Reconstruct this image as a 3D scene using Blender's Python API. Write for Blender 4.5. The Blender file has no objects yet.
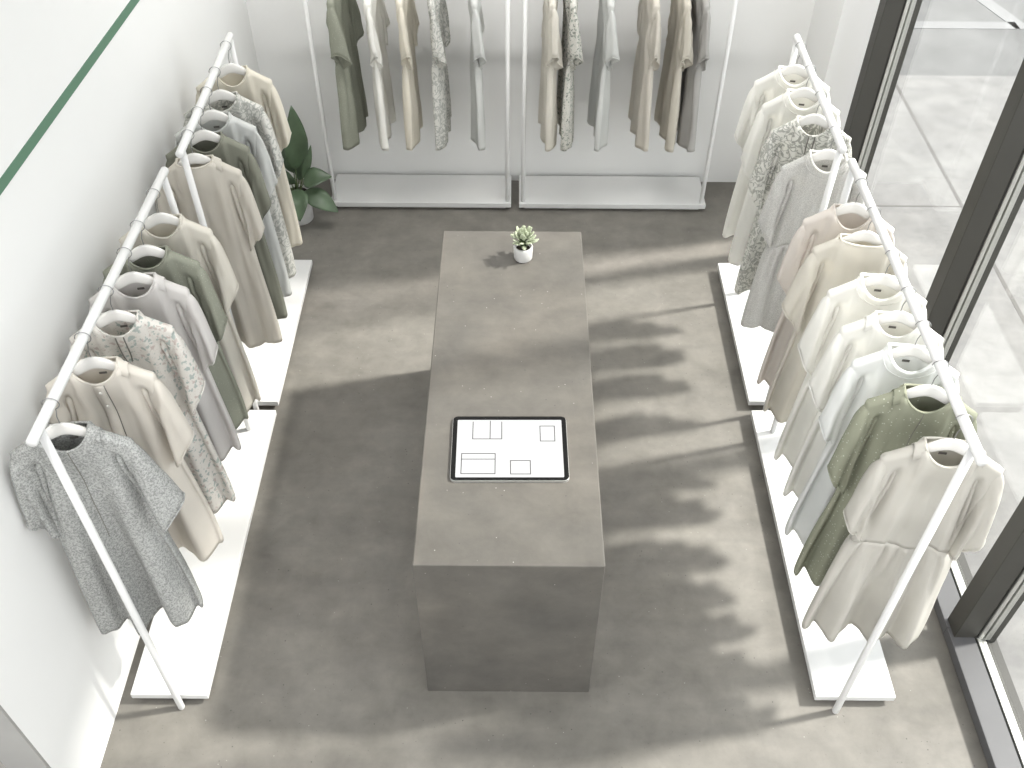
import bpy, bmesh, math, random
from mathutils import Vector, Matrix, noise

C = bpy.context.scene.collection
PI = math.pi
rnd = random.Random(7)

# ------------------------------------------------------------------ helpers
def link(o, parent=None):
    C.objects.link(o)
    if parent is not None:
        o.parent = parent
    return o

def obj(name, bm, m, parent=None, smooth=True, solid=0.0):
    bmesh.ops.recalc_face_normals(bm, faces=bm.faces)
    me = bpy.data.meshes.new(name)
    bm.to_mesh(me); bm.free()
    for p in me.polygons:
        p.use_smooth = smooth
    me.materials.append(m)
    o = bpy.data.objects.new(name, me)
    link(o, parent)
    if solid:
        s = o.modifiers.new('thickness', 'SOLIDIFY'); s.thickness = solid; s.offset = 0
    return o

def tag(o, label, cat, group=None):
    o['label'] = label; o['category'] = cat
    if group: o['group'] = group
    return o

def thing(name, label, cat, loc=(0, 0, 0), rz=0.0, group=None):
    o = bpy.data.objects.new(name, None)
    o.empty_display_size = 0.1
    link(o); o.location = loc; o.rotation_euler = (0, 0, rz)
    return tag(o, label, cat, group)

def struct(o):
    o['kind'] = 'structure'; return o

def add_box(bm, x0, x1, y0, y1, z0, z1, bevel=0.0, seg=2):
    vs = [bm.verts.new((x, y, z)) for z in (z0, z1) for x, y in ((x0, y0), (x1, y0), (x1, y1), (x0, y1))]
    fs = [(0, 3, 2, 1), (4, 5, 6, 7), (0, 1, 5, 4), (1, 2, 6, 5), (2, 3, 7, 6), (3, 0, 4, 7)]
    faces = [bm.faces.new([vs[i] for i in f]) for f in fs]
    if bevel:
        es = {e for f in faces for e in f.edges}
        bmesh.ops.bevel(bm, geom=list(es), offset=bevel, segments=seg, affect='EDGES', profile=0.5)

def box(name, x0, x1, y0, y1, z0, z1, m, parent=None, bevel=0.0):
    bm = bmesh.new(); add_box(bm, x0, x1, y0, y1, z0, z1, bevel)
    return obj(name, bm, m, parent, smooth=False)

def add_tube(bm, pts, rad, seg=12, cap=True, closed=False):
    """tube along a polyline; rad is a number or one per point"""
    pts = [Vector(p) for p in pts]; n = len(pts); rings = []
    up = None
    for i, p in enumerate(pts):
        if closed:
            t = pts[(i + 1) % n] - pts[i - 1]
        else:
            t = pts[min(i + 1, n - 1)] - pts[max(i - 1, 0)]
        t.normalize()
        if up is None:
            a = Vector((0, 0, 1)) if abs(t.z) < .9 else Vector((1, 0, 0))
            up = (a - t * a.dot(t)).normalized()
        else:
            up = (up - t * up.dot(t)).normalized()
        s = t.cross(up)
        r = rad[i] if isinstance(rad, (list, tuple)) else rad
        rings.append([bm.verts.new(p + (up * math.cos(2 * PI * k / seg) + s * math.sin(2 * PI * k / seg)) * r) for k in range(seg)])
    m = n if closed else n - 1
    for i in range(m):
        a, b = rings[i], rings[(i + 1) % n]
        for k in range(seg):
            bm.faces.new((a[k], a[(k + 1) % seg], b[(k + 1) % seg], b[k]))
    if cap and not closed:
        bm.faces.new(rings[0][::-1]); bm.faces.new(rings[-1])

def tube(name, pts, rad, m, parent=None, seg=16, closed=False):
    bm = bmesh.new(); add_tube(bm, pts, rad, seg, True, closed)
    return obj(name, bm, m, parent)

def add_lathe(bm, prof, seg=40, close_bottom=True):
    rings = []
    for r, z in prof:
        rings.append([bm.verts.new((r * math.cos(2 * PI * k / seg), r * math.sin(2 * PI * k / seg), z)) for k in range(seg)])
    for a, b in zip(rings, rings[1:]):
        for k in range(seg):
            bm.faces.new((a[k], a[(k + 1) % seg], b[(k + 1) % seg], b[k]))
    bm.faces.new(rings[0][::-1])
    bm.faces.new(rings[-1])

def sm(a, b, x):
    t = min(1, max(0, (x - a) / (b - a))); return t * t * (3 - 2 * t)

# ------------------------------------------------------------------ materials
class N:
    def __init__(s, name):
        s.m = bpy.data.materials.new(name); s.m.use_nodes = True
        s.t = s.m.node_tree; s.b = s.t.nodes['Principled BSDF']
    def n(s, typ, **kw):
        x = s.t.nodes.new(typ)
        for k, v in kw.items():
            if k in x.inputs: x.inputs[k].default_value = v
            else: setattr(x, k, v)
        return x
    def l(s, a, b): s.t.links.new(a, b)
    def co(s): 
        return s.n('ShaderNodeTexCoord').outputs['Object']
    def noise(s, scale, detail=4, rough=.5, dist=0, co=None):
        x = s.n('ShaderNodeTexNoise', Scale=scale, Detail=detail, Roughness=rough, Distortion=dist)
        s.l(co or s.co(), x.inputs['Vector']); return x.outputs['Fac']
    def voro(s, scale, feature='F1', rand=1.0, co=None):
        x = s.n('ShaderNodeTexVoronoi', Scale=scale, Randomness=rand); x.feature = feature
        s.l(co or s.co(), x.inputs['Vector']); return x
    def ramp(s, fac, stops, interp='LINEAR'):
        x = s.n('ShaderNodeValToRGB'); x.color_ramp.interpolation = interp
        e = x.color_ramp.elements
        while len(e) < len(stops): e.new(0.5)
        for el, (p, c) in zip(e, stops):
            el.position = p; el.color = (*c, 1) if len(c) == 3 else c
        s.l(fac, x.inputs['Fac']); return x.outputs['Color']
    def mix(s, fac, a, b, typ='MIX'):
        x = s.n('ShaderNodeMix'); x.data_type = 'RGBA'; x.blend_type = typ
        for v, i in ((fac, 0), (a, 6), (b, 7)):
            if isinstance(v, bpy.types.NodeSocket): s.l(v, x.inputs[i])
            else: x.inputs[i].default_value = v if i == 0 else (*v, 1)
        return x.outputs[2]
    def bump(s, h, strength, dist):
        x = s.n('ShaderNodeBump', Strength=strength, Distance=dist)
        s.l(h, x.inputs['Height']); s.l(x.outputs['Normal'], s.b.inputs['Normal'])

def srgb(r, g, b):
    f = lambda c: (c / 255 / 12.92) if c / 255 <= .04045 else ((c / 255 + .055) / 1.055) ** 2.4
    return (f(r), f(g), f(b))

def plain(name, c, rough=.5, metal=0.0, var=.04, scale=6):
    k = N(name)
    k.b.inputs['Roughness'].default_value = rough; k.b.inputs['Metallic'].default_value = metal
    f = k.noise(scale, 3)
    k.l(k.ramp(f, [(.3, tuple(x * (1 - var) for x in c)), (.7, tuple(min(1, x * (1 + var)) for x in c))]), k.b.inputs['Base Color'])
    return k.m

def concrete(name, ca, cb, cc, rough=.55):
    k = N(name); co = k.co()
    big = k.noise(1.3, 6, .6, .4, co)
    base = k.ramp(big, [(.3, ca), (.5, cb), (.7, cc)])
    med = k.noise(7, 8, .65, .2, co)
    base = k.mix(.55, base, k.ramp(med, [(.25, (.30, .30, .30)), (.75, (.70, .70, .70))]), 'OVERLAY')
    mp = k.n('ShaderNodeMapping'); mp.inputs['Scale'].default_value = (1, 4, 1); k.l(co, mp.inputs['Vector'])
    streak = k.noise(3, 5, .6, .3, mp.outputs['Vector'])
    base = k.mix(.25, base, k.ramp(streak, [(.3, (.35, .35, .36)), (.7, (.65, .64, .62))]), 'OVERLAY')
    # pits: a few dark pores and a few pale grains, chosen per cell
    for sc, thr, col, keep in ((26, .085, (.06, .058, .053), .42), (60, .13, (.09, .087, .08), .20), (34, .085, (.34, .33, .31), .20)):
        v = k.voro(sc, co=co)
        d = k.ramp(v.outputs['Distance'], [(thr * .5, (1, 1, 1)), (thr, (0, 0, 0))])
        sel = k.n('ShaderNodeSeparateColor'); k.l(v.outputs['Color'], sel.inputs['Color'])
        c2 = k.n('ShaderNodeMath', operation='LESS_THAN'); c2.inputs[1].default_value = keep
        k.l(sel.outputs['Red'], c2.inputs[0])
        mu = k.n('ShaderNodeMath', operation='MULTIPLY'); k.l(d, mu.inputs[0]); k.l(c2.outputs[0], mu.inputs[1])
        base = k.mix(mu.outputs[0], base, col)
    k.l(base, k.b.inputs['Base Color'])
    k.b.inputs['Roughness'].default_value = rough
    k.bump(med, .12, .01)
    return k.m

def fabric(name, c, kind='plain', c2=None, c3=None, scale=40, transl=.36, weave=900):
    k = N(name); co = k.co()
    soft = k.noise(5, 3, .5, 0, co)
    base = k.ramp(soft, [(.3, tuple(x * .95 for x in c)), (.7, tuple(min(1, x * 1.04) for x in c))])
    h = k.noise(weave, 2, .6, 0, co); bs = .25
    if kind == 'knit':                       # heathered yarn
        f = k.noise(scale, 4, .75, .3, co)
        base = k.mix(k.ramp(f, [(.42, (0, 0, 0)), (.58, (1, 1, 1))]), base, c2)
        h = f; bs = .5
    elif kind == 'floral':                   # scattered petals with leaves
        mp = k.n('ShaderNodeTexNoise', Scale=scale * .9, Detail=2); k.l(co, mp.inputs['Vector'])
        ad = k.n('ShaderNodeMixRGB', blend_type='LINEAR_LIGHT'); ad.inputs[0].default_value = .02
        k.l(co, ad.inputs[1]); k.l(mp.outputs['Color'], ad.inputs[2])
        v = k.voro(scale, co=ad.outputs[0])
        d = k.ramp(v.outputs['Distance'], [(.36, (1, 1, 1)), (.46, (0, 0, 0))])
        sep = k.n('ShaderNodeSeparateColor'); k.l(v.outputs['Color'], sep.inputs['Color'])
        cols = k.ramp(sep.outputs['Red'], [(0, c2), (.34, c3), (.60, c), (.8, c2)], 'CONSTANT')
        base = k.mix(d, base, cols)
        v2 = k.voro(scale * 2.3, co=ad.outputs[0])
        base = k.mix(k.ramp(v2.outputs['Distance'], [(.18, (.8, .8, .8)), (.26, (0, 0, 0))]), base, c3)
    elif kind == 'vine':                     # curling line print
        f = k.noise(scale, 2, .5, 1.6, co)
        base = k.mix(k.ramp(f, [(.43, (0, 0, 0)), (.47, (1, 1, 1)), (.53, (1, 1, 1)), (.57, (0, 0, 0))]), base, c2)
    elif kind == 'dots':                     # small scattered dots
        v = k.voro(scale, co=co)
        sep = k.n('ShaderNodeSeparateColor'); k.l(v.outputs['Color'], sep.inputs['Color'])
        lt = k.n('ShaderNodeMath', operation='LESS_THAN'); lt.inputs[1].default_value = .55; k.l(sep.outputs['Green'], lt.inputs[0])
        d = k.ramp(v.outputs['Distance'], [(.16, (1, 1, 1)), (.24, (0, 0, 0))])
        mu = k.n('ShaderNodeMath', operation='MULTIPLY'); k.l(d, mu.inputs[0]); k.l(lt.outputs[0], mu.inputs[1])
        base = k.mix(mu.outputs[0], base, c2)
        h = k.noise(90, 3, .6, 0, co); bs = .35
    k.l(base, k.b.inputs['Base Color'])
    k.b.inputs['Roughness'].default_value = .9
    k.b.inputs['Specular IOR Level'].default_value = .15
    k.bump(h, bs, .002)
    out = k.t.nodes['Material Output']
    tr = k.n('ShaderNodeBsdfTranslucent'); k.l(base, tr.inputs['Color'])
    mx = k.n('ShaderNodeMixShader'); mx.inputs[0].default_value = transl
    k.l(k.b.outputs[0], mx.inputs[1]); k.l(tr.outputs[0], mx.inputs[2]); k.l(mx.outputs[0], out.inputs['Surface'])
    return k.m

def glass(name):
    k = N(name); out = k.t.nodes['Material Output']
    tp = k.n('ShaderNodeBsdfTransparent'); tp.inputs[0].default_value = (.97, .98, .975, 1)
    gl = k.n('ShaderNodeBsdfGlossy'); gl.inputs['Roughness'].default_value = .02
    lw = k.n('ShaderNodeLayerWeight', Blend=.5)
    pw = k.n('ShaderNodeMath', operation='POWER'); pw.inputs[1].default_value = 5; k.l(lw.outputs['Facing'], pw.inputs[0])
    fr = k.n('ShaderNodeMath', operation='MULTIPLY_ADD'); fr.inputs[1].default_value = .96; fr.inputs[2].default_value = .04
    k.l(pw.outputs[0], fr.inputs[0])
    mx = k.n('ShaderNodeMixShader'); k.l(fr.outputs[0], mx.inputs[0])
    k.l(tp.outputs[0], mx.inputs[1]); k.l(gl.outputs[0], mx.inputs[2]); k.l(mx.outputs[0], out.inputs['Surface'])
    k.t.nodes.remove(k.b)
    return k.m

def emit(name, c, s):
    k = N(name)
    k.b.inputs['Base Color'].default_value = (.12, .12, .12, 1)
    k.b.inputs['Emission Color'].default_value = (*c, 1); k.b.inputs['Emission Strength'].default_value = s
    k.b.inputs['Roughness'].default_value = .15
    return k.m

M = {}
M['wall'] = plain('wall_paint', (.765, .765, .752), .85, var=.01, scale=2)
M['floor'] = concrete('floor_concrete', (.130, .123, .107), (.162, .153, .135), (.196, .186, .166), .6)
M['table'] = concrete('table_concrete', (.078, .074, .067), (.100, .093, .082), (.124, .113, .097), .6)
M['white'] = plain('white_powder_coat', (.65, .65, .64), .4, var=.01)
M['hanger'] = plain('hanger_white', (.70, .685, .655), .45, var=.02, scale=30)
M['wire'] = plain('hook_steel', (.33, .33, .33), .35, .8)
M['frame'] = plain('window_frame_dark', (.043, .041, .035), .5, .1, var=.06)
M['sill'] = plain('window_sill_sky_sheen', (.10, .10, .103), .4, .1, var=.04)  # lighter than the frame: sky reflection put into the colour
M['track'] = plain('track_aluminium', (.52, .52, .49), .35, .7)
M['seal'] = plain('window_seal', (.02, .02, .018), .6)
M['glass'] = glass('window_glass')
M['cap'] = plain('wall_end_grey', (.30, .295, .28), .8, var=.06, scale=4)
M['stripe'] = plain('green_band', srgb(88, 122, 100), .7, var=.03)
M['pave'] = concrete('pavement_concrete', (.165, .162, .157), (.185, .182, .177), (.21, .207, .20), .8)
M['road'] = plain('road_surface', (.13, .13, .128), .85, var=.15, scale=3)
M['paint'] = plain('road_paint', (.20, .20, .20), .8, var=.05)
M['joint'] = plain('joint_grey', (.12, .115, .11), .9)
M['pot'] = plain('pot_white', (.62, .615, .60), .5, var=.02)
M['soil'] = plain('soil_dark', (.03, .024, .018), .95, var=.3, scale=60)
M['leaf'] = plain('leaf_green', (.068, .105, .058), .42, var=.3, scale=9)
M['stem'] = plain('stem_green', (.09, .13, .05), .5, var=.2)
M['pale_leaf'] = plain('succulent_leaf', (.37, .41, .29), .55, var=.2, scale=30)
M['tablet_body'] = plain('tablet_silver', (.62, .62, .60), .3, .7)
M['bezel'] = plain('tablet_black_glass', (.008, .008, .008), .12)
M['display'] = emit('tablet_display', (1, 1, 1), .55)
M['bezel'].node_tree.nodes['Principled BSDF'].inputs['Specular IOR Level'].default_value = .12
M['bezel'].node_tree.nodes['Principled BSDF'].inputs['Roughness'].default_value = .3
M['ink'] = plain('display_ink', (.02, .02, .02), .5)
M['label'] = plain('woven_label', (.16, .15, .14), .8)
M['label_pale'] = plain('woven_label_pale', (.60, .59, .57), .8)
M['button'] = plain('shell_button', (.74, .72, .67), .3, var=.05, scale=80)
M['stitch'] = plain('seam_dark', (.20, .19, .17), .9)  # dark line colour for centre seams, placket and keyhole edges

# ------------------------------------------------------------------ setting
ROOM_H = 4.35; HEAD = 3.95
XL, XR, YB, YF = -1.56, 1.85, 5.47, -2.2
struct(box('floor', -4.2, 1.84, YF, 5.62, -.12, 0, M['floor']))
struct(box('wall_left', XL - .14, XL, 1.356, YB + .15, 0, ROOM_H, M['wall']))
struct(box('wall_back', XL, 1.72, YB, YB + .15, 0, ROOM_H, M['wall']))
bm = bmesh.new()
add_box(bm, 1.72, 2.02, 4.985, YB + .15, 0, HEAD)
add_box(bm, 1.83, 2.02, YF, YB + .15, HEAD, ROOM_H)
struct(obj('wall_right', bm, M['wall'], None, False))
struct(box('wall_front_baffle', -4.2, 2.02, YF - .15, YF, 0, 1.9, M['wall']))  # unseen, added to cut front light; kept low so sky enters above
struct(box('ceiling', -4.2, 2.02, YF, YB + .15, ROOM_H, ROOM_H + .2, M['wall']))
struct(box('trim_2', XL - .14, XL, 1.345, 1.3555, 0, ROOM_H, M['cap']))
bm = bmesh.new()
add_box(bm, XL - .001, XL + .003, 1.352, YB, 0, .036)
for v_ in bm.verts: v_.co.z += 1.956 - .039 * (v_.co.y - 2.47)
struct(obj('trim_1', bm, M['stripe'], None, False))

def window(idx, y0, y1, mull):
    w = bpy.data.objects.new('window_%d' % idx, None); link(w); w.location = (XR, y0, 0); struct(w)
    L = y1 - y0
    f = lambda name, x0, x1, a, b, z0, z1, m, bev=0: box(name, x0 - XR, x1 - XR, a, b, z0, z1, m, w, bev)
    f('sill', 1.825, 1.925, 0, L, .006, .06, M['sill'], .003)
    f('sill_base', 1.829, 1.925, 0, L, 0, .05, M['seal'])
    f('seal', 1.925, 1.933, 0, L, 0, .055, M['seal'])
    f('track', 1.933, 1.950, 0, L, 0, .062, M['track'], .002)
    f('track', 1.954, 1.971, 0, L, 0, .055, M['track'], .002)
    f('head_frame', 1.83, 2.0, 0, L, HEAD - .1, HEAD, M['frame'], .003)
    f('outer_sill', 1.971, 2.03, 0, L, -.1, .03, M['frame'])
    f('mullion', 1.84, 1.932, L - .045, L + .045, .0, HEAD - .1, M['frame'], .003)
    f('seal', 1.932, 1.938, L - .047, L + .047, .06, HEAD - .1, M['seal'])
    f('jamb_track', 1.938, 1.956, L - .052, L + .052, .06, HEAD - .1, M['track'], .002)
    f('jamb_track', 1.962, 1.985, L - .056, L + .056, .06, HEAD - .1, M['track'], .002)
    f('outer_frame', 1.988, 2.015, L - .050, L + .050, .03, HEAD - .1, M['frame'])
    f('pane', 1.950, 1.956, .06, L - .06, .05, HEAD - .1, M['glass'])
window(1, .98, 2.112, True)
window(2, 2.112, 3.262, True)
window(3, 3.262, 4.775, True)
window(4, -.17, .98, True)

pv = struct(box('pavement', 1.84, 9, -2.5, 7.05, -.2, -.06, M['pave']))
box('joint', 2.93, 2.955, -2.5, 7.05, -.075, -.059, M['joint'], pv)
box('joint', 1.9, 2.93, 5.29, 5.305, -.075, -.0592, M['joint'], pv)
rd = struct(box('road', -4, 14, 7.05, 24, -.2, -.065, M['road']))
def strip(p, q, w):
    p, q = Vector((*p, 0)), Vector((*q, 0)); d = (q - p).normalized(); s = Vector((-d.y, d.x, 0)) * w / 2
    bm = bmesh.new()
    lo = [bm.verts.new((v.x, v.y, -.068)) for v in (p - s, q - s, q + s, p + s)]
    hi = [bm.verts.new((v.x, v.y, -.061)) for v in (p - s, q - s, q + s, p + s)]
    bm.faces.new(lo[::-1]); bm.faces.new(hi)
    for i in range(4): bm.faces.new((lo[i], lo[(i + 1) % 4], hi[(i + 1) % 4], hi[i]))
    return obj('painted_line', bm, M['paint'], rd, False)
strip((3.2, 7.93), (4.25, 7.93), .13)
strip((4.28, 7.87), (3.95, 9.1), .13)

# ------------------------------------------------------------------ concrete counter
t = box('display_counter', -.335, .316, 1.84, 3.706, 0, .9, M['table'], None, .004)
tag(t, 'long concrete block counter standing in the middle of the floor', 'counter')

# ------------------------------------------------------------------ racks
RZ = 1.6
def rack(label, p0, p1, r0, r1, plate, p0t=None, p1t=None, group='white clothing racks'):
    """p0, p1 = post feet (x,y); r0, r1 = rail ends; plate = x0,x1,y0,y1"""
    t = thing('clothing_rack', label, 'clothing rack', ((plate[0] + plate[1]) / 2, (plate[2] + plate[3]) / 2, 0), 0, group)
    ox, oy = t.location.x, t.location.y
    L = lambda x, y, z: (x - ox, y - oy, z)
    box('base_plate', plate[0] - ox, plate[1] - ox, plate[2] - oy, plate[3] - oy, .028, .06, M['white'], t, .003)
    ins = .035
    box('plinth', plate[0] + ins - ox, plate[1] - ins - ox, plate[2] + ins - oy, plate[3] - ins - oy, 0, .028, M['white'], t)
    for f, yt in ((p0, p0t), (p1, p1t)):
        on = plate[0] < f[0] < plate[1] and plate[2] < f[1] < plate[3]
        a = Vector(L(*f, .0595 if on else 0))
        if yt is None: b = Vector(L(*f, RZ))
        else:
            q = (yt - r0[1]) / (r1[1] - r0[1]); b = Vector(L(r0[0] + (r1[0] - r0[0]) * q, yt, RZ))
        tube('post', [a, a.lerp(b, .004), b], [.011, .0135, .0135], M['white'], t)
    d = (Vector(r1) - Vector(r0)).normalized() * .004
    rail = tube('rail', [L(r0[0], r0[1], RZ), L(r0[0] + d.x, r0[1] + d.y, RZ), L(r1[0] - d.x, r1[1] - d.y, RZ), L(r1[0], r1[1], RZ)],
         [.0135, .016, .016, .0135], M['white'], t, 20)
    return t
LX, RX = -1.308, 1.292
RAILS = dict(lf=((-1.3485, 1.765), (-1.325, 3.135)), lb=((-1.296, 3.235), (-1.308, 4.235)),
             rf=((1.300, 1.722), (1.297, 3.230)), rb=((1.282, 3.300), (1.291, 4.262)))
rack('white clothing rack nearest on the left wall, holding the grey knit dress', (LX, 1.762), (LX, 3.19), *RAILS['lf'], (-1.505, -1.20, 1.785, 3.322), 1.825, 3.10)
rack('white clothing rack along the left wall behind the nearest one, beside the big potted plant', (LX, 3.350), (LX, 4.24), *RAILS['lb'], (-1.505, -1.20, 3.379, 4.537), 3.275, 4.215)
rack('white clothing rack nearest on the window side, holding the ivory gathered dress', (RX, 1.768), (RX, 3.20), *RAILS['rf'], (1.21, 1.527, 1.80, 3.346), 1.785, 3.19)
rack('white clothing rack on the window side farther from the camera', (RX, 3.376), (RX, 4.26), *RAILS['rb'], (1.21, 1.527, 3.408, 4.537), 3.335, 4.235)
rack('white clothing rack on the back wall, left of the pair, beside the big potted plant', (-1.145, 5.150), (-.045, 5.150), (-1.175, 5.150), (-.020, 5.150), (-1.172, -.022, 5.122, 5.44))
rack('white clothing rack on the back wall, right of the pair', (.052, 5.150), (1.19, 5.150), (.026, 5.150), (1.22, 5.150), (.029, 1.217, 5.122, 5.44))

# ------------------------------------------------------------------ hangers
SH = lambda x: -.100 - .0 * x - .50 * max(0, abs(x) - .02) ** 1.0 * (1 if abs(x) < .4 else 1) + .0
def htop(ax):                       # top edge of the hanger at |x|
    # a swan hump in the middle that eases into sloping arms
    return -.082 - .030 * sm(.0, .085, ax) - .085 * sm(.03, .20, ax) - .02 * max(0, ax - .12)
def hanger_meshes():
    bm = bmesh.new(); n = 44; rings = []
    for i in range(n + 1):
        x = -.136 + .272 * i / n; ax = abs(x)
        zt = htop(ax); h = .050 - .022 * sm(.03, .11, ax)
        th = .0075 + .004 * sm(.06, .17, ax)
        if ax > .131: h *= .75; zt -= .003
        zc = zt - h / 2; yo = 0
        ring = []
        for k in range(12):
            a = 2 * PI * k / 12
            ca, sa = math.cos(a), math.sin(a)
            ring.append(bm.verts.new((x, yo + th * math.copysign(abs(ca) ** .7, ca), zc + h / 2 * math.copysign(abs(sa) ** .7, sa))))
        rings.append(ring)
    for a, b in zip(rings, rings[1:]):
        for k in range(12): bm.faces.new((a[k], a[(k + 1) % 12], b[(k + 1) % 12], b[k]))
    bm.faces.new(rings[0][::-1]); bm.faces.new(rings[-1])
    hk = bmesh.new()
    pts = [(0, 0, -.086), (0, 0, -.055), (.004, 0, -.040)]
    for k in range(17):
        a = math.radians(-70 + 250 * k / 16)
        pts.append((.0235 * math.cos(a), 0, .0235 * math.sin(a)))
    add_tube(hk, pts, .0017, 6)
    return bm, hk
_h = None
def hanger(label, loc, rz):
    global _h
    t = thing('hanger', label, 'hanger', loc, rz, 'white clothes hangers')
    if _h is None:
        a, b = hanger_meshes()
        _h = [obj('hanger_arms', a, M['hanger'], t), obj('hook', b, M['wire'], t)]
    else:
        for src in _h:
            c = src.copy(); C.objects.link(c); c.parent = t
    return t

# ------------------------------------------------------------------ dresses
def dress(label, loc, rz, mat, seed, length=1.12, hem_w=.205, waist=None, amp=.044, lobes=2.5, thick=.044, neck=.072,
          scoop=.056, sleeve=(.0, .0), flare=(1., 1.), details=(), band=True, cuff=0, edge=None, lean=0.0, two=None, shw=.172, phase=None):
    """one dress hanging on a hanger; origin on the rail axis, front towards local -Y"""
    R = random.Random(seed)
    t = thing('dress', label, 'dress', loc, rz, 'dresses on the racks')
    ph = R.uniform(0, 2 * PI); ph2 = R.uniform(0, 2 * PI); ph3 = R.uniform(0, 2 * PI)
    if phase is not None:                 # neighbours on a rail nest into each other's folds
        ph = phase + R.uniform(-.3, .3); ph2 = phase * .7 + R.uniform(-.4, .4)
    so = Vector((seed * 3.7, seed * 1.3, 0))
    def top(x, side):                     # height of the panel's upper edge
        ax = abs(x)
        z = htop(ax) + .009
        if ax > .165: z -= (ax - .165) * .3
        if ax < neck:
            q = 1 - (ax / neck) ** 2
            d = scoop if side < 0 else .012
            z = htop(neck) + .009 - d * q ** .75
        return z
    def W(z):                              # half width
        w = shw - .024 * sm(-.19, -.34, z)
        w += (hem_w - (shw - .024)) * sm(-.40, -length, z)
        if waist: w += .010 * sm(waist + .01, waist - .06, z)
        return w
    def A(z):
        s = waist + .02 if waist else -.27
        return amp * sm(s, -length * .95, z) + .006 * sm(-.22, -.5, z)
    def yoff(u, z, side):
        x = u * W(z)
        d = max(0, top(x, side) - z)       # distance below the upper edge
        rim = math.sqrt(max(0, 1 - abs(u) ** 3.2))
        nk = .038 * math.sqrt(max(0, 1 - (x / (neck + .013)) ** 2)) * (1 - sm(-.17, -.36, z))
        if abs(x) > neck: nk *= min(1, math.sqrt(d / .014))
        tk = .0175 * min(1, math.sqrt(d / .014)) * (1 - .5 * sm(-.24, -.40, z)) * min(1, rim * 2.5)
        body = thick * (.55 * sm(-.18, -.44, z) + .15 * sm(-.5, -length, z)) * rim ** .7
        y = side * (max(nk, 0) + (tk if abs(x) > neck else tk * (abs(x) / neck) ** 4) + body)
        soft = sm(0, .05, d)
        a = A(z) * soft
        kk = lobes * PI * .6 * u + ph
        y += a * (.22 * math.sin(kk) - .85 * (2 * (math.cos(kk) ** 2 + .02) ** .42 - 1) + .14 * math.sin(lobes * 1.9 * PI * u + ph2))
        y += side * a * .16 * rim * math.sin(lobes * 2.4 * PI * u + ph3 + side)
        if waist:                          # gathers below the waist seam
            g = sm(waist + .002, waist - .02, z) * (1 - sm(waist - .10, waist - .30, z))
            y += side * g * .010 * math.sin(26 * u + 3 * noise.noise(Vector((u * 5, side, seed)))) * rim
        y += .010 * noise.noise(Vector((u * 3.2, z * 3.0, side)) + so) * sm(-.2, -.4, z)
        y += soft * .0045 * noise.noise(Vector((u * 9, z * 4.5, side * 2)) + so) * sm(-.16, -.3, z)
        # the crease that runs down in front of each armhole
        cx = abs(x) - (.118 + .02 * sm(-.2, -.5, z))
        y -= side * .034 * math.exp(-(cx / .014) ** 2) * sm(-.205, -.27, z) * (1 - sm(-.42, -.60, z))
        # soft drag lines from the shoulder to the armpit
        y += side * .004 * math.sin(38 * (abs(x) + z * .55) + ph) * sm(.05, .12, abs(x)) * sm(-.17, -.26, z) * (1 - sm(-.4, -.6, z))
        return y
    NU, NW = 46, 56
    def zgrid(u, k, side):
        w = (k / NW) ** 1.35
        x0 = u * shw
        zt = top(x0, side)
        zh = -length + .004 * math.sin(lobes * PI * u + ph2)
        return zt + (zh - zt) * w
    def panel_points(side):
        P = []
        for k in range(NW + 1):
            row = []
            for i in range(NU + 1):
                s = -1 + 2 * i / NU; u = math.sin(s * PI / 2) * .55 + s * .45
                z = zgrid(u, k, side)
                x = u * (W(z) if k else shw) if abs(u) < 1 else u * W(z)
                if z > -.36: x = u * (shw + (W(z) - shw) * sm(0, .25, k / NW))
                row.append((x + lean * (z + .15), yoff(u, z, side), z))
            P.append(row)
        return P
    PF, PB = panel_points(-1), panel_points(1)
    # weld the side seams
    for k in range(NW + 1):
        for i in (0, NU):
            m = tuple((a + b) / 2 for a, b in zip(PF[k][i], PB[k][i])); PF[k][i] = PB[k][i] = m
    def build(name, k0, k1, m):
        bm = bmesh.new()
        for P, side in ((PF, -1), (PB, 1)):
            g = [[bm.verts.new(P[k][i]) for i in range(NU + 1)] for k in range(k0, k1 + 1)]
            for a in range(len(g) - 1):
                for i in range(NU):
                    bm.faces.new((g[a][i], g[a][i + 1], g[a + 1][i + 1], g[a + 1][i]))
        bmesh.ops.remove_doubles(bm, verts=bm.verts, dist=.0004)
        return obj(name, bm, m, t, True, .0025)
    if waist:
        kw = min(range(NW + 1), key=lambda k: abs(zgrid(0.9, k, -1) - waist))
        build('bodice', 0, kw, mat); build('skirt', kw, NW, two or mat)
    else:
        build('body', 0, NW, mat)
    # sleeves: a flattened tube between an outer and an inner edge
    for sd in (-1, 1):
        fl = flare[0] if sd < 0 else flare[1]
        drop = sleeve[0] if sd < 0 else sleeve[1]
        O = [Vector((shw - .030, 0, -.188)), Vector((shw + .020, 0, -.192)), Vector((shw + .026, 0, -.285)), Vector((shw + .030 + .045 * fl, 0, -.455 - drop))]
        I = [Vector((shw - .042, 0, -.330)), Vector((shw - .024, 0, -.36)), Vector((shw - .026, 0, -.45)), Vector((shw - .040 + .020 * fl, 0, -.570 - drop))]
        bez = lambda Q, s: Q[0] * (1 - s) ** 3 + Q[1] * 3 * s * (1 - s) ** 2 + Q[2] * 3 * s * s * (1 - s) + Q[3] * s ** 3
        bm = bmesh.new(); rings = []; ns, nk = 22, 26; cphi = R.uniform(0, 6)
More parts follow.
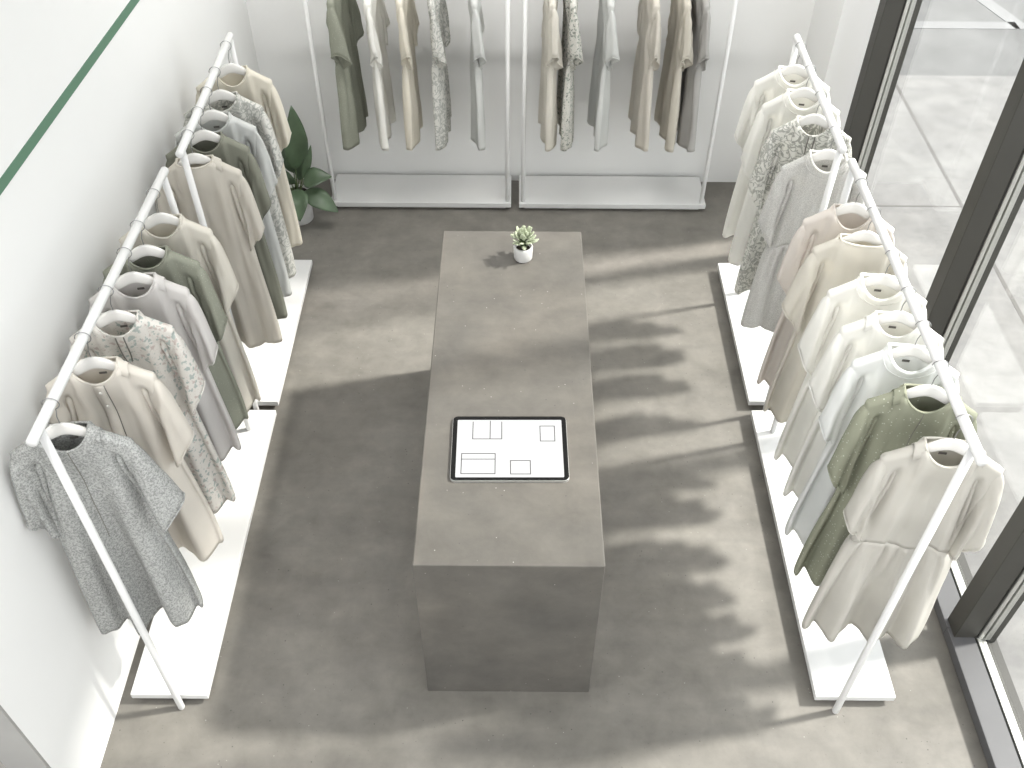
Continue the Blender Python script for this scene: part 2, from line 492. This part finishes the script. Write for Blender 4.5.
        def ringpts(s, grow=0.0):
            o, i_ = bez(O, s), bez(I, s); c = (o + i_) / 2; h = (o - i_) / 2
            th = (.014 + .024 * sm(0, .45, s) + .006 * s) * min(1, thick / .044) + grow
            pts = []
            for k in range(nk):
                a = 2 * PI * k / nk
                w = math.cos(a); y = math.sin(a)
                fold = s * .012 * math.sin(3 * a + cphi) + s * .007 * math.sin(5 * a + ph2)
                p = c + h * w * (1 + grow * 8) + Vector((0, -.010 * s + (th + fold) * math.copysign(abs(y) ** .85, y) - .012 * s + .006 * math.sin(2.2 * w + 5 * s + cphi) * s, 0))
                p.y += .006 * noise.noise(Vector((w * 3, s * 5, sd)) + so) * sm(0, .3, s)
                p.x += lean * (p.z + .15) * sd
                pts.append(Vector((p.x * sd, p.y, p.z)))
            return pts
        for j in range(ns + 1):
            rings.append([bm.verts.new(p) for p in ringpts(j / ns)])
        for a, b in zip(rings, rings[1:]):
            for k in range(nk): bm.faces.new((a[k], a[(k + 1) % nk], b[(k + 1) % nk], b[k]))
        sl = obj('sleeve', bm, mat, t, True, .0022)
        # the sewn cuff edge
        bm = bmesh.new()
        add_tube(bm, ringpts(1.0), .0032, 6, False, True)
        obj('cuff', bm, edge or mat, sl)
    # neckband
    loop = []
    for i in range(-14, 15):
        x = neck * math.sin(i / 14 * PI / 2); z = top(x, -1); loop.append((x, yoff(x / shw, z, -1), z))
    for i in range(13, -14, -1):
        x = neck * math.sin(i / 14 * PI / 2); z = top(x, 1); loop.append((x, yoff(x / shw, z, 1), z))
    if band:
        if band == 'wide': loop = [(a, b + math.copysign(.005, b), c) for a, b, c in loop]
        rr = .0065 if band == 'wide' else .0045
        bm = bmesh.new(); add_tube(bm, loop, rr, 8, False, True)
        for v in bm.verts:
            v.co.z += 0
        obj('neckband', bm, edge or mat, t)
    if band == 'wide':
        bm = bmesh.new(); lp2 = []
        for i in range(-14, 15):
            x = (neck + .022) * math.sin(i / 14 * PI / 2); z = top(x * neck / (neck + .022), -1) - .024 * math.cos(i / 14 * PI / 2) - .004
            lp2.append((x, yoff(x / shw, z, -1) - .0035, z))
        add_tube(bm, lp2, .0022, 6); obj('collar_seam', bm, edge or mat, t)
    surf = lambda x, z, out=.003: (x + lean * (z + .15), yoff(x / W(z), z, -1) - out, z)
    # woven label inside the back of the neck
    if 'label' in details:
        zl = -.185; bm = bmesh.new()
        add_box(bm, -.012, .012, -.001, .001, -.004, .004)
        o = obj('neck_label', bm, M['label'], t, False); o.location = (.004, yoff(0, zl, 1) - .005, zl)
    if 'seam' in details or 'placket' in details:
        z0 = top(0, -1)
        z1 = -.50 if 'placket' in details else -.60
        zs = [z0 - .004 + (z1 - z0) * i / 24 for i in range(25)]
        if 'placket' in details:
            bm = bmesh.new(); prev = None
            for z in zs:
                a, b = (bm.verts.new(surf(x, z, .004)) for x in (-.018, .018))
                if prev: bm.faces.new((prev[0], prev[1], b, a))
                prev = (a, b)
            pk = obj('placket', bm, edge or mat, t, True, .002)
            tube('placket_edge', [surf(.019, z, .005) for z in zs], .0016, M['stitch'], pk, 6)
            for q in range(4):
                z = z0 - .035 - q * .075
                bm = bmesh.new(); add_lathe(bm, [(.0005, 0), (.0055, .0003), (.0062, .0018), (.0045, .0026), (.0005, .002)], 14)
                bmesh.ops.rotate(bm, verts=bm.verts, cent=(0, 0, 0), matrix=Matrix.Rotation(PI / 2, 3, 'X'))
                o = obj('button', bm, M['button'], t); o.location = surf(0, z, .006)
        else:
            tube('centre_seam', [surf(.0, z, .0015) for z in zs], .0016, M['stitch'], t, 6)
    if 'keyhole' in details:
        z0 = top(0, -1); zs = [z0 - .002 - .13 * i / 12 for i in range(13)]
        for x in (-.013, .013):
            tube('keyhole_edge', [surf(x * (1 - .5 * (i / 12) ** 4), z, .003) for i, z in enumerate(zs)], .0024, M['stitch'], t, 6)
    if 'tab' in details:                  # folded collar tab standing on the shoulder
        for sd in ((1,) if 'tab_one' in details else (-1, 1)):
            bm = bmesh.new(); ns = 8; rows = []
            for j in range(ns + 1):
                x = neck + .002 + .028 * j / ns
                zt = top(x, -1); arc = []
                for a in (-1.0, -.6, -.25, 0, .25, .6, 1.0):
                    arc.append(bm.verts.new((sd * x, a * .027 - .003, zt + .013 - .042 * a * a)))
                rows.append(arc)
            for a, b in zip(rows, rows[1:]):
                for k in range(6): bm.faces.new((a[k], a[k + 1], b[k + 1], b[k]))
            obj('collar_tab', bm, edge or mat, t, True, .004)
    if 'pockets' in details:
        for x in (-.09, .09):
            bm = bmesh.new(); rows = []
            for j in range(7):
                z = -.62 - .11 * j / 6
                rows.append([bm.verts.new(surf(x + .04 * (i / 4 - .5) * 2, z, .004)) for i in range(5)])
            for a, b in zip(rows, rows[1:]):
                for k in range(4): bm.faces.new((a[k], a[k + 1], b[k + 1], b[k]))
            obj('pocket', bm, mat, t, True, .002)
    if 'yoke' in details:
        xs = [-.13 + .26 * i / 20 for i in range(21)]
        tube('yoke_seam', [surf(x, -.30 + .02 * math.cos(x * 12), .001) for x in xs], .0016, edge or mat, t, 6)
    return t

# camera numbers (also used to turn rail marks into rail positions)
CZ, PITCH, YAW, ROLL, FPX = 3.6619, .7972, -.0016, .0067, 967.8
F_ = Vector((math.sin(YAW) * math.cos(PITCH), math.cos(YAW) * math.cos(PITCH), -math.sin(PITCH)))
R0 = Vector((math.cos(YAW), -math.sin(YAW), 0)); U0 = R0.cross(F_)
R_ = R0 * math.cos(ROLL) + U0 * math.sin(ROLL); U_ = U0 * math.cos(ROLL) - R0 * math.sin(ROLL)

F = fabric
fab = dict(
    grey_knit=F('grey_heather_knit', srgb(184, 185, 182), 'knit', srgb(138, 139, 137), scale=150, transl=.15),
    oat=F('oat_cotton', srgb(232, 227, 218)),
    floral=F('floral_cotton', srgb(232, 229, 223), 'floral', srgb(184, 193, 188), srgb(208, 197, 191), 50),
    lilac=F('pale_grey_cotton', srgb(222, 219, 216)),
    sage=F('sage_boucle', srgb(140, 142, 129), 'dots', srgb(168, 172, 156), scale=150, transl=.12),
    cream=F('cream_linen', srgb(226, 222, 212)),
    linen=F('oatmeal_linen', srgb(218, 213, 203)),
    olive=F('olive_grey_cotton', srgb(130, 131, 119), transl=.12),
    mist=F('mist_grey_cotton', srgb(218, 219, 216)),
    sprig=F('sprig_print_cotton', srgb(226, 225, 219), 'vine', srgb(186, 187, 181), scale=22),
    butter=F('butter_cotton', srgb(232, 227, 214)),
    ivory=F('ivory_linen', srgb(208, 205, 197)),
    sage_dot=F('sage_dot_linen', srgb(148, 150, 132), 'dots', srgb(196, 198, 182), scale=85, transl=.12),
    white=F('white_cotton', srgb(245, 244, 239)),
    white_grey=F('cool_white_cotton', srgb(240, 241, 239)),
    blush=F('blush_linen', srgb(232, 226, 219)),
    speck=F('speckled_linen', srgb(232, 231, 227), 'knit', srgb(204, 203, 199), scale=240),
    toile=F('toile_cotton', srgb(238, 237, 231), 'vine', srgb(182, 182, 175), scale=24),
    dotted=F('dotted_print_cotton', srgb(222, 220, 213), 'floral', srgb(170, 176, 166), srgb(150, 154, 146), 60),
    sand=F('sand_cotton', srgb(212, 207, 195)),
    dove=F('dove_grey_cotton', srgb(186, 184, 180)),
)
def rail_y(py, x):
    lo, hi = 1.0, 5.2
    for _ in range(40):
        m = (lo + hi) / 2; d = Vector((x, m, RZ - CZ)); 
        if 384 - FPX * d.dot(U_) / d.dot(F_) > py: lo = m
        else: hi = m
    return lo

def hang(label, hlabel, x, y, rz, mat, seed, **kw):
    rz = math.radians(rz)
    dress(label, (x, y, RZ), rz, fab[mat], seed, **kw)
    hanger(hlabel, (x, y, RZ), rz)

LEFT = [
  # rail mark, rotation, fabric, name, kwargs
  (404, 9, 'grey_knit', 'grey heathered knit dress with short sleeves, nearest the camera by the left wall', 'white hanger inside the grey heathered knit dress',
     dict(details=('seam', 'label', 'tab', 'tab_one'), flare=(.1, 1.3), sleeve=(0, .02), shw=.182, amp=.054, thick=.05)),
  (338, 9, 'oat', 'pale oat button-front dress hanging behind the grey knit dress', 'white hanger inside the pale oat button-front dress',
     dict(details=('placket', 'label', 'tab', 'tab_one'), flare=(.1, .6), sleeve=(0, .02))),
  (291, 9, 'floral', 'floral print dress with a keyhole neck between plain dresses on the left', 'white hanger inside the floral print dress',
     dict(details=('keyhole', 'label'), flare=(.1, .35))),
  (253, 9, 'lilac', 'plain pale grey dress between the floral dress and the sage green dress', 'white hanger in front of the sage green boucle dress',
     dict(details=('label', 'tab', 'tab_one'), flare=(.1, .35))),
  (226, 8, 'sage', 'sage green textured dress on the nearer left rack', 'white hanger inside the sage green textured dress on the left',
     dict(details=('seam',), flare=(.1, .35), scoop=.05)),
  (194, 8, 'cream', 'cream linen dress at the far end of the nearer left rack', 'white hanger inside the cream dress behind the sage green one on the left',
     dict(details=('yoke',), flare=(.1, .35), scoop=.06)),
  (135, 8, 'linen', 'oatmeal linen dress behind the post, first on the farther left rack', 'white hanger inside the oatmeal linen dress behind the left post',
     dict(details=('label', 'tab', 'tab_one'), scoop=.016, flare=(.1, .35))),
  (112, 8, 'olive', 'dark olive grey dress between the oatmeal and the mist grey dresses', 'white hanger inside the dark olive grey dress',
     dict(flare=(.1, .35), scoop=.055)),
  (92, 8, 'mist', 'plain mist grey dress between the olive grey dress and the sprig print dress', 'white hanger inside the plain mist grey dress',
     dict(details=('label',), flare=(.1, .35))),
  (72, 8, 'sprig', 'white sprig print dress second from the far end on the left', 'white hanger inside the white sprig print dress',
     dict(details=('label',), flare=(.1, .35))),
  (46, 8, 'butter', 'butter cream dress at the far end on the left, beside the big plant', 'white hanger inside the butter cream dress beside the big plant',
     dict(flare=(.1, .35), scoop=.066)),
]
for i, (py, rz, mat, lab, hl, kw) in enumerate(LEFT):
    r = RAILS['lf' if i < 6 else 'lb']
    x = r[0][0]; y = rail_y(py, x); x = r[0][0] + (r[1][0] - r[0][0]) * (y - r[0][1]) / (r[1][1] - r[0][1])
    kw.setdefault('hem_w', .205 - .003 * i); kw.setdefault('phase', .6 if i < 6 else 2.2)
    if i in (3, 4): kw.update(length=1.03)
    if i == 0: kw.update(hem_w=.192)
    if i in (6, 7, 8, 10): kw.update(amp=.024, thick=.030)
    hang(lab, hl, x, y, rz + .5 * i, mat, 11 + i, **kw)

RIGHT = [
  (420, -8, 'ivory', 'ivory linen dress with a gathered waist, nearest the camera by the window', 'white hanger inside the ivory gathered dress',
     dict(details=('tab', 'tab_one_l', 'label'), waist=-.60, flare=(.4, .2), sleeve=(.0, .03), amp=.047, thick=.044, lobes=2.8, hem_w=.21, shw=.180)),
  (366, -9, 'sage_dot', 'sage green dotted dress with a centre seam behind the ivory gathered dress', 'white hanger inside the sage green dotted dress',
     dict(details=('seam', 'tab'), flare=(.4, .1), sleeve=(.04, 0))),
  (326, -9, 'white_grey', 'cool white dress with a wide neckband behind the sage green dotted dress', 'white hanger inside the cool white wide neckband dress',
     dict(band='wide', details=('label',), flare=(.4, .1))),
  (292, -9, 'white', 'white dress with collar tabs, two behind the sage green dotted dress', 'white hanger inside the white dress with collar tabs',
     dict(details=('tab', 'label'), flare=(.4, .1))),
  (255, -9, 'white', 'white round neck dress just in front of the cream boat neck dress', 'white hanger inside the white dress in front of the cream boat neck dress',
     dict(details=('label',), flare=(.4, .1), band='wide')),
  (212, -9, 'cream', 'warm cream boat neck dress second from the far end of the nearer right rack', 'white hanger inside the warm cream boat neck dress',
     dict(scoop=.004, flare=(.7, .4), neck=.085)),
  (184, -9, 'blush', 'blush cream dress at the far end of the nearer right rack', 'white hanger inside the blush cream dress',
     dict(flare=(.4, .1), scoop=.07)),
  (131, -9, 'speck', 'pale grey speckled dress first on the farther right rack, behind its post', 'white hanger inside the pale grey speckled dress',
     dict(details=('label',), flare=(.4, .1), waist=-.58, band='wide')),
  (96, -9, 'toile', 'grey and white swirl print dress beside the pale grey speckled dress', 'white hanger inside the grey and white swirl print dress',
     dict(details=('keyhole',), flare=(.4, .1))),
  (70, -9, 'white', 'white wide neckband dress second from the far end on the right', 'white hanger inside the white dress second from the far right end',
     dict(band='wide', details=('label',), flare=(.4, .1))),
  (47, -9, 'white', 'creamy white dress at the far end on the right, nearest the back wall', 'white hanger inside the creamy white dress at the far right end',
     dict(band='wide', details=('label',), flare=(.4, .1))),
]
for i, (py, rz, mat, lab, hl, kw) in enumerate(RIGHT):
    kw = dict(kw); kw.setdefault('phase', 2.4 if i < 7 else 1.0)
    if i >= 7: kw.update(hem_w=.183, length=1.05)
    elif i >= 3: kw.update(hem_w=.19, length=1.07)
    if i in (6, 7, 10): kw.update(amp=.024, thick=.030)
    r = RAILS['rf' if i < 7 else 'rb']
    x = r[0][0]; y = rail_y(py, x); x = r[0][0] + (r[1][0] - r[0][0]) * (y - r[0][1]) / (r[1][1] - r[0][1])
    hang(lab, hl, x, y, rz, mat, 41 + i, **kw)

BACK = [
  # x on the back rail
  (-.965, 84, 'sage', 'sage green dress hanging leftmost on the back wall', 'white hanger inside the leftmost sage dress on the back wall', dict(thick=.04)),
  (-.780, 88, 'white', 'white dress beside the sage green dress on the back wall', 'white hanger inside the white dress on the back wall', dict()),
  (-.610, 88, 'butter', 'cream dress third from the left on the back wall', 'white hanger inside the third dress on the back wall', dict()),
  (-.437, 87, 'sprig', 'pale sprig print dress fourth from the left on the back wall', 'white hanger inside the sprig print dress on the back wall', dict()),
  (-.225, 92, 'mist', 'pale grey dress alone at the right end of the left back rack', 'white hanger inside the pale grey dress by the middle posts', dict()),
  (.185, 93, 'cream', 'cream dress next to the middle posts on the right back rack', 'white hanger inside the cream dress right of the middle posts', dict(thick=.03)),
  (.292, 94, 'dotted', 'small leaf print dress on the right back rack', 'white hanger inside the small leaf print dress', dict()),
  (.490, 94, 'mist', 'pale grey dress to the right of the leaf print dress on the back wall', 'white hanger inside the pale grey dress right of the leaf print', dict()),
  (.728, 95, 'linen', 'oatmeal dress in the middle of the right back rack', 'white hanger inside the oatmeal dress on the back wall', dict()),
  (.893, 95, 'sand', 'sand coloured dress just left of the rightmost dove grey dress on the back wall', 'white hanger inside the sand coloured dress on the back wall', dict()),
  (.992, 95, 'dove', 'dove grey dress rightmost on the back wall', 'white hanger inside the rightmost dove grey dress', dict()),
]
for i, (x, rz, mat, lab, hl, kw) in enumerate(BACK):
    k2 = dict(amp=.018, lobes=2.0, flare=(.2, .2), hem_w=.20, length=1.05, thick=.022); k2.update(kw)
    hang(lab, hl, x, 5.150, rz, mat, 71 + i, **k2)

# ------------------------------------------------------------------ tablet
tb = thing('tablet', 'black framed tablet computer with a white screen lying on the concrete counter', 'tablet', (-.011, 2.355, .9), math.radians(.6))
def rrect(hx, hy, r, cx=0, cy=0, n=6):
    pts = []
    for sx, sy, a0 in ((1, 1, 0), (-1, 1, 90), (-1, -1, 180), (1, -1, 270)):
        for k in range(n + 1):
            a = math.radians(a0 + 90 * k / n)
            pts.append((cx + sx * (hx - r) + r * math.cos(a), cy + sy * (hy - r) + r * math.sin(a)))
    return pts
def slab(name, pts, z0, z1, m, parent, smooth=False, bev=0):
    bm = bmesh.new()
    lo = [bm.verts.new((x, y, z0)) for x, y in pts]; hi = [bm.verts.new((x, y, z1)) for x, y in pts]
    bm.faces.new(lo[::-1]); top = bm.faces.new(hi); n = len(pts)
    for i in range(n): bm.faces.new((lo[i], lo[(i + 1) % n], hi[(i + 1) % n], hi[i]))
    if bev:
        bmesh.ops.bevel(bm, geom=list(top.edges), offset=bev, segments=2, affect='EDGES')
    return obj(name, bm, m, parent, smooth)
slab('casing', rrect(.217, .157, .018), 0, .011, M['tablet_body'], tb, False, .002)
slab('front_glass', rrect(.2155, .1555, .017), .011, .0128, M['bezel'], tb, False, .0008)
sc = slab('display', rrect(.198, .1400, .004, 0, -.0033), .0128, .0134, M['display'], tb)
def outline(x0, x1, y0, y1, sides='tblr', extra=()):
    bm = bmesh.new(); w = .0030
    S = dict(t=(x0, x1, y1 - w, y1), b=(x0, x1, y0, y0 + w), l=(x0, x0 + w, y0, y1), r=(x1 - w, x1, y0, y1))
    for s in sides: a = S[s]; add_box(bm, a[0], a[1], a[2], a[3], .0134, .0137)
    for a in extra: add_box(bm, a[0], a[1], a[2], a[3], .0134, .0137)
    return obj('screen_box', bm, M['ink'], sc, False)
# crop pixels of the screen mapped to the display's own plane
sx = lambda u, vv: -.198 + .396 * (u - (185 - (vv - 128) * .05)) / ((845 + (vv - 128) * .028) - (185 - (vv - 128) * .05))
sy = lambda vv: .1367 - .280 * ((vv - 128) / 366) * (1.0 - .03 * (1 - (vv - 128) / 366)) 
outline(sx(278, 200), sx(467, 200), sy(258), sy(140), 'lbr', ((sx(388, 200), sx(388, 200) + .0030, sy(258), sy(134)),))
outline(sx(706, 220), sx(803, 220), sy(272), sy(168))
outline(sx(203, 410), sx(422, 410), sy(475), sy(348), 'tblr', ((sx(203, 410), sx(422, 410), sy(387), sy(387) + .0030),))
outline(sx(514, 430), sx(645, 430), sy(477), sy(392))

# ------------------------------------------------------------------ plants
def pot(parent, r, h, taper=.94):
    bm = bmesh.new()
    add_lathe(bm, [(r * taper * .93, 0), (r * taper, .006), (r, h - .004), (r - .003, h), (r - .009, h), (r - .011, h - .02)], 48)
    obj('pot', bm, M['pot'], parent)
    bm = bmesh.new()
    add_lathe(bm, [(r - .013, h - .022), (r - .011, h - .016), (r * .4, h - .012)], 32)
    obj('soil', bm, M['soil'], parent)

def leaf_bm(base, tip, width, droop=.15, nrm=Vector((0, 0, 1)), fold=.18, n=14, thick=.0):
    """a pointed blade with a midrib crease from base to tip"""
    base, tip = Vector(base), Vector(tip); d = tip - base; L = d.length; d.normalize()
    s = d.cross(nrm).normalized(); up = s.cross(d).normalized()
    bm = bmesh.new(); rows = []
    for j in range(n + 1):
        q = j / n
        w = width * math.sin(PI * min(1, q ** .8)) ** .8 * (1 - .15 * q) if 0 < q < 1 else .0008
        c = base + d * L * q + up * (droop * L * math.sin(PI * q) - 0 * q)
        row = []
        for a in (-1, -.66, -.33, 0, .33, .66, 1):
            p = c + s * a * w + up * (abs(a) ** 1.3 * w * fold + .03 * w * math.sin(9 * q * PI) * abs(a))
            row.append(bm.verts.new(p))
        rows.append(row)
    for a, b in zip(rows, rows[1:]):
        for k in range(6): bm.faces.new((a[k], a[k + 1], b[k + 1], b[k]))
    return bm

pl = thing('potted_plant', 'large leafy green plant in a white pot standing in the back left corner', 'plant', (-1.355, 5.03, 0))
pot(pl, .088, .20)
V = Vector
#      root azim point, tip, width, droop, normal
LV = [((.0, .01, .32), (.035, .03, .74), .080, .06, (.55, -.80, .3)),
      ((-.02, .03, .28), (-.085, .06, .60), .060, .05, (-.3, -.9, .2)),
      ((.04, -.02, .24), (.22, -.02, .29), .070, .20, (0, -.55, 1)),
      ((.04, -.05, .20), (.25, -.12, .10), .068, .14, (0, -.6, 1)),
      ((.0, -.05, .22), (.03, -.22, .10), .075, .16, (0, -.5, 1)),
      ((-.03, -.03, .24), (-.075, -.09, .43), .060, .06, (-.2, -.9, .3)),
      ((-.05, -.01, .20), (-.16, -.10, .18), .050, .2, (0, -.3, 1)),
      ((.0, .04, .22), (.06, .20, .34), .05, .15, (0, -.7, .8)),
      ((.035, .01, .26), (.105, .06, .46), .028, .04, (.5, -.8, .3))]
for b, tp, w, dr, nm in LV:
    b = tuple(V(b) + V((.022, 0, .035))); tp = tuple(V(tp) + V((.022, 0, .035)))
    lf = obj('leaf', leaf_bm(b, tp, w, dr, V(nm)), M['leaf'], pl, True, .0012)
    r0 = V((b[0] * .25, b[1] * .25, .18)); mid = (r0 + V(b)) / 2 + V((b[0] * .1, b[1] * .1, .02))
    tube('stalk', [r0, mid, V(b), V(b) + (V(tp) - V(b)) * .12], [.0045, .004, .003, .0015], M['stem'], lf, 8)

sp = thing('succulent', 'small pale green succulent in a white pot on the concrete counter', 'plant', (.041, 3.505, .9))
pot(sp, .044, .068, .96)
rr = random.Random(5)
for k in range(40):
    q = k / 40
    el = math.radians(-4 + 80 * q); az = k * 2.39996 + rr.uniform(-.25, .25)
    L = rr.uniform(.034, .046)
    d = V((math.cos(az) * math.cos(el), math.sin(az) * math.cos(el), math.sin(el)))
    b = V((0, 0, .088 + .012 * q)) + d * rr.uniform(.020, .032)
    d = (d + V((rr.uniform(-.45, .45), rr.uniform(-.45, .45), rr.uniform(-.1, .4)))).normalized()
    bm = bmesh.new(); rings = []
    s_ = d.cross(V((0, 0, 1))).normalized(); up = s_.cross(d)
    for j in range(8):
        p = j / 7
        w = .0105 * math.sin(PI * (.10 + .82 * p)) ** .8 + .0004; th = w * .34
        c = b + d * L * p + up * .005 * p * p
        rings.append([bm.verts.new(c + s_ * w * math.cos(2 * PI * i / 8) + up * th * math.sin(2 * PI * i / 8)) for i in range(8)])
    for a, c_ in zip(rings, rings[1:]):
        for i in range(8): bm.faces.new((a[i], a[(i + 1) % 8], c_[(i + 1) % 8], c_[i]))
    bm.faces.new(rings[0][::-1]); bm.faces.new(rings[-1])
    lf = obj('leaf', bm, M['pale_leaf'], sp)
    tube('stalk', [(b.x * .2, b.y * .2, .052), (b.x * .7, b.y * .7, b.z - .012), tuple(b + d * .004)], [.002, .0018, .0015], M['stem'], lf, 6)
tube('shoot', [(0, .0, .055), (.002, .006, .13), (.001, .007, .172)], [.003, .0022, .0008], M['pale_leaf'], sp, 8)

# ------------------------------------------------------------------ light
sun = bpy.data.lights.new('sun', 'SUN'); sun.energy = 6.0; sun.angle = math.radians(4.2); sun.color = (1, .955, .905)
so = bpy.data.objects.new('sun', sun); link(so)
sd = Vector((-.95, -.216, -1.0)).normalized()
so.rotation_euler = sd.to_track_quat('-Z', 'Y').to_euler(); so.location = (6, 4, 8)
def fill_light(name, loc, aim, along, length, watts, spread):  # area light added out of view, standing for no real fixture
    d = bpy.data.lights.new(name, 'AREA'); d.shape = 'RECTANGLE'; d.size = .15; d.size_y = length
    d.energy = watts; d.color = (1, .985, .965); d.spread = math.radians(spread)
    o = bpy.data.objects.new(name, d); link(o)
    z = (Vector(loc) - Vector(aim)).normalized(); a = Vector(along); y = (a - z * a.dot(z)).normalized(); x = y.cross(z)
    m = Matrix((x, y, z)).transposed().to_4x4(); m.translation = Vector(loc); o.matrix_world = m
fill_light('back_wall_fill', (0, 4.0, 4.28), (0, 5.47, .7), (1, 0, 0), 2.6, 34, 120)  # added fill that lifts the dim back wall
fill_light('left_rack_fill', (-1.16, 1.7, 4.28), (-1.2, 2.7, 1.2), (0, 1, 0), 2.6, 5, 45)  # added fill to brighten the dresses on the left
fill_light('right_rack_fill', (1.05, 1.9, 4.28), (1.2, 2.9, 1.2), (0, 1, 0), 2.8, 6, 45)  # added fill to brighten the pale dresses on the right
w = bpy.data.worlds.new('sky'); bpy.context.scene.world = w; w.use_nodes = True
bg = w.node_tree.nodes['Background']; bg.inputs[0].default_value = (.965, .98, 1.0, 1); bg.inputs[1].default_value = 2.3

# ------------------------------------------------------------------ camera
cd = bpy.data.cameras.new('camera'); cd.sensor_width = 36; cd.lens = FPX * 36 / 1024; cd.clip_start = .05
co_ = bpy.data.objects.new('camera', cd); link(co_)
m = Matrix((R_, U_, -F_)).transposed().to_4x4(); m.translation = Vector((0, 0, CZ)); co_.matrix_world = m
S = bpy.context.scene; S.camera = co_
S.view_settings.view_transform = 'Standard'; S.view_settings.look = 'None'; S.view_settings.gamma = 1
S.view_settings.use_curve_mapping = False; S.view_settings.exposure = .36
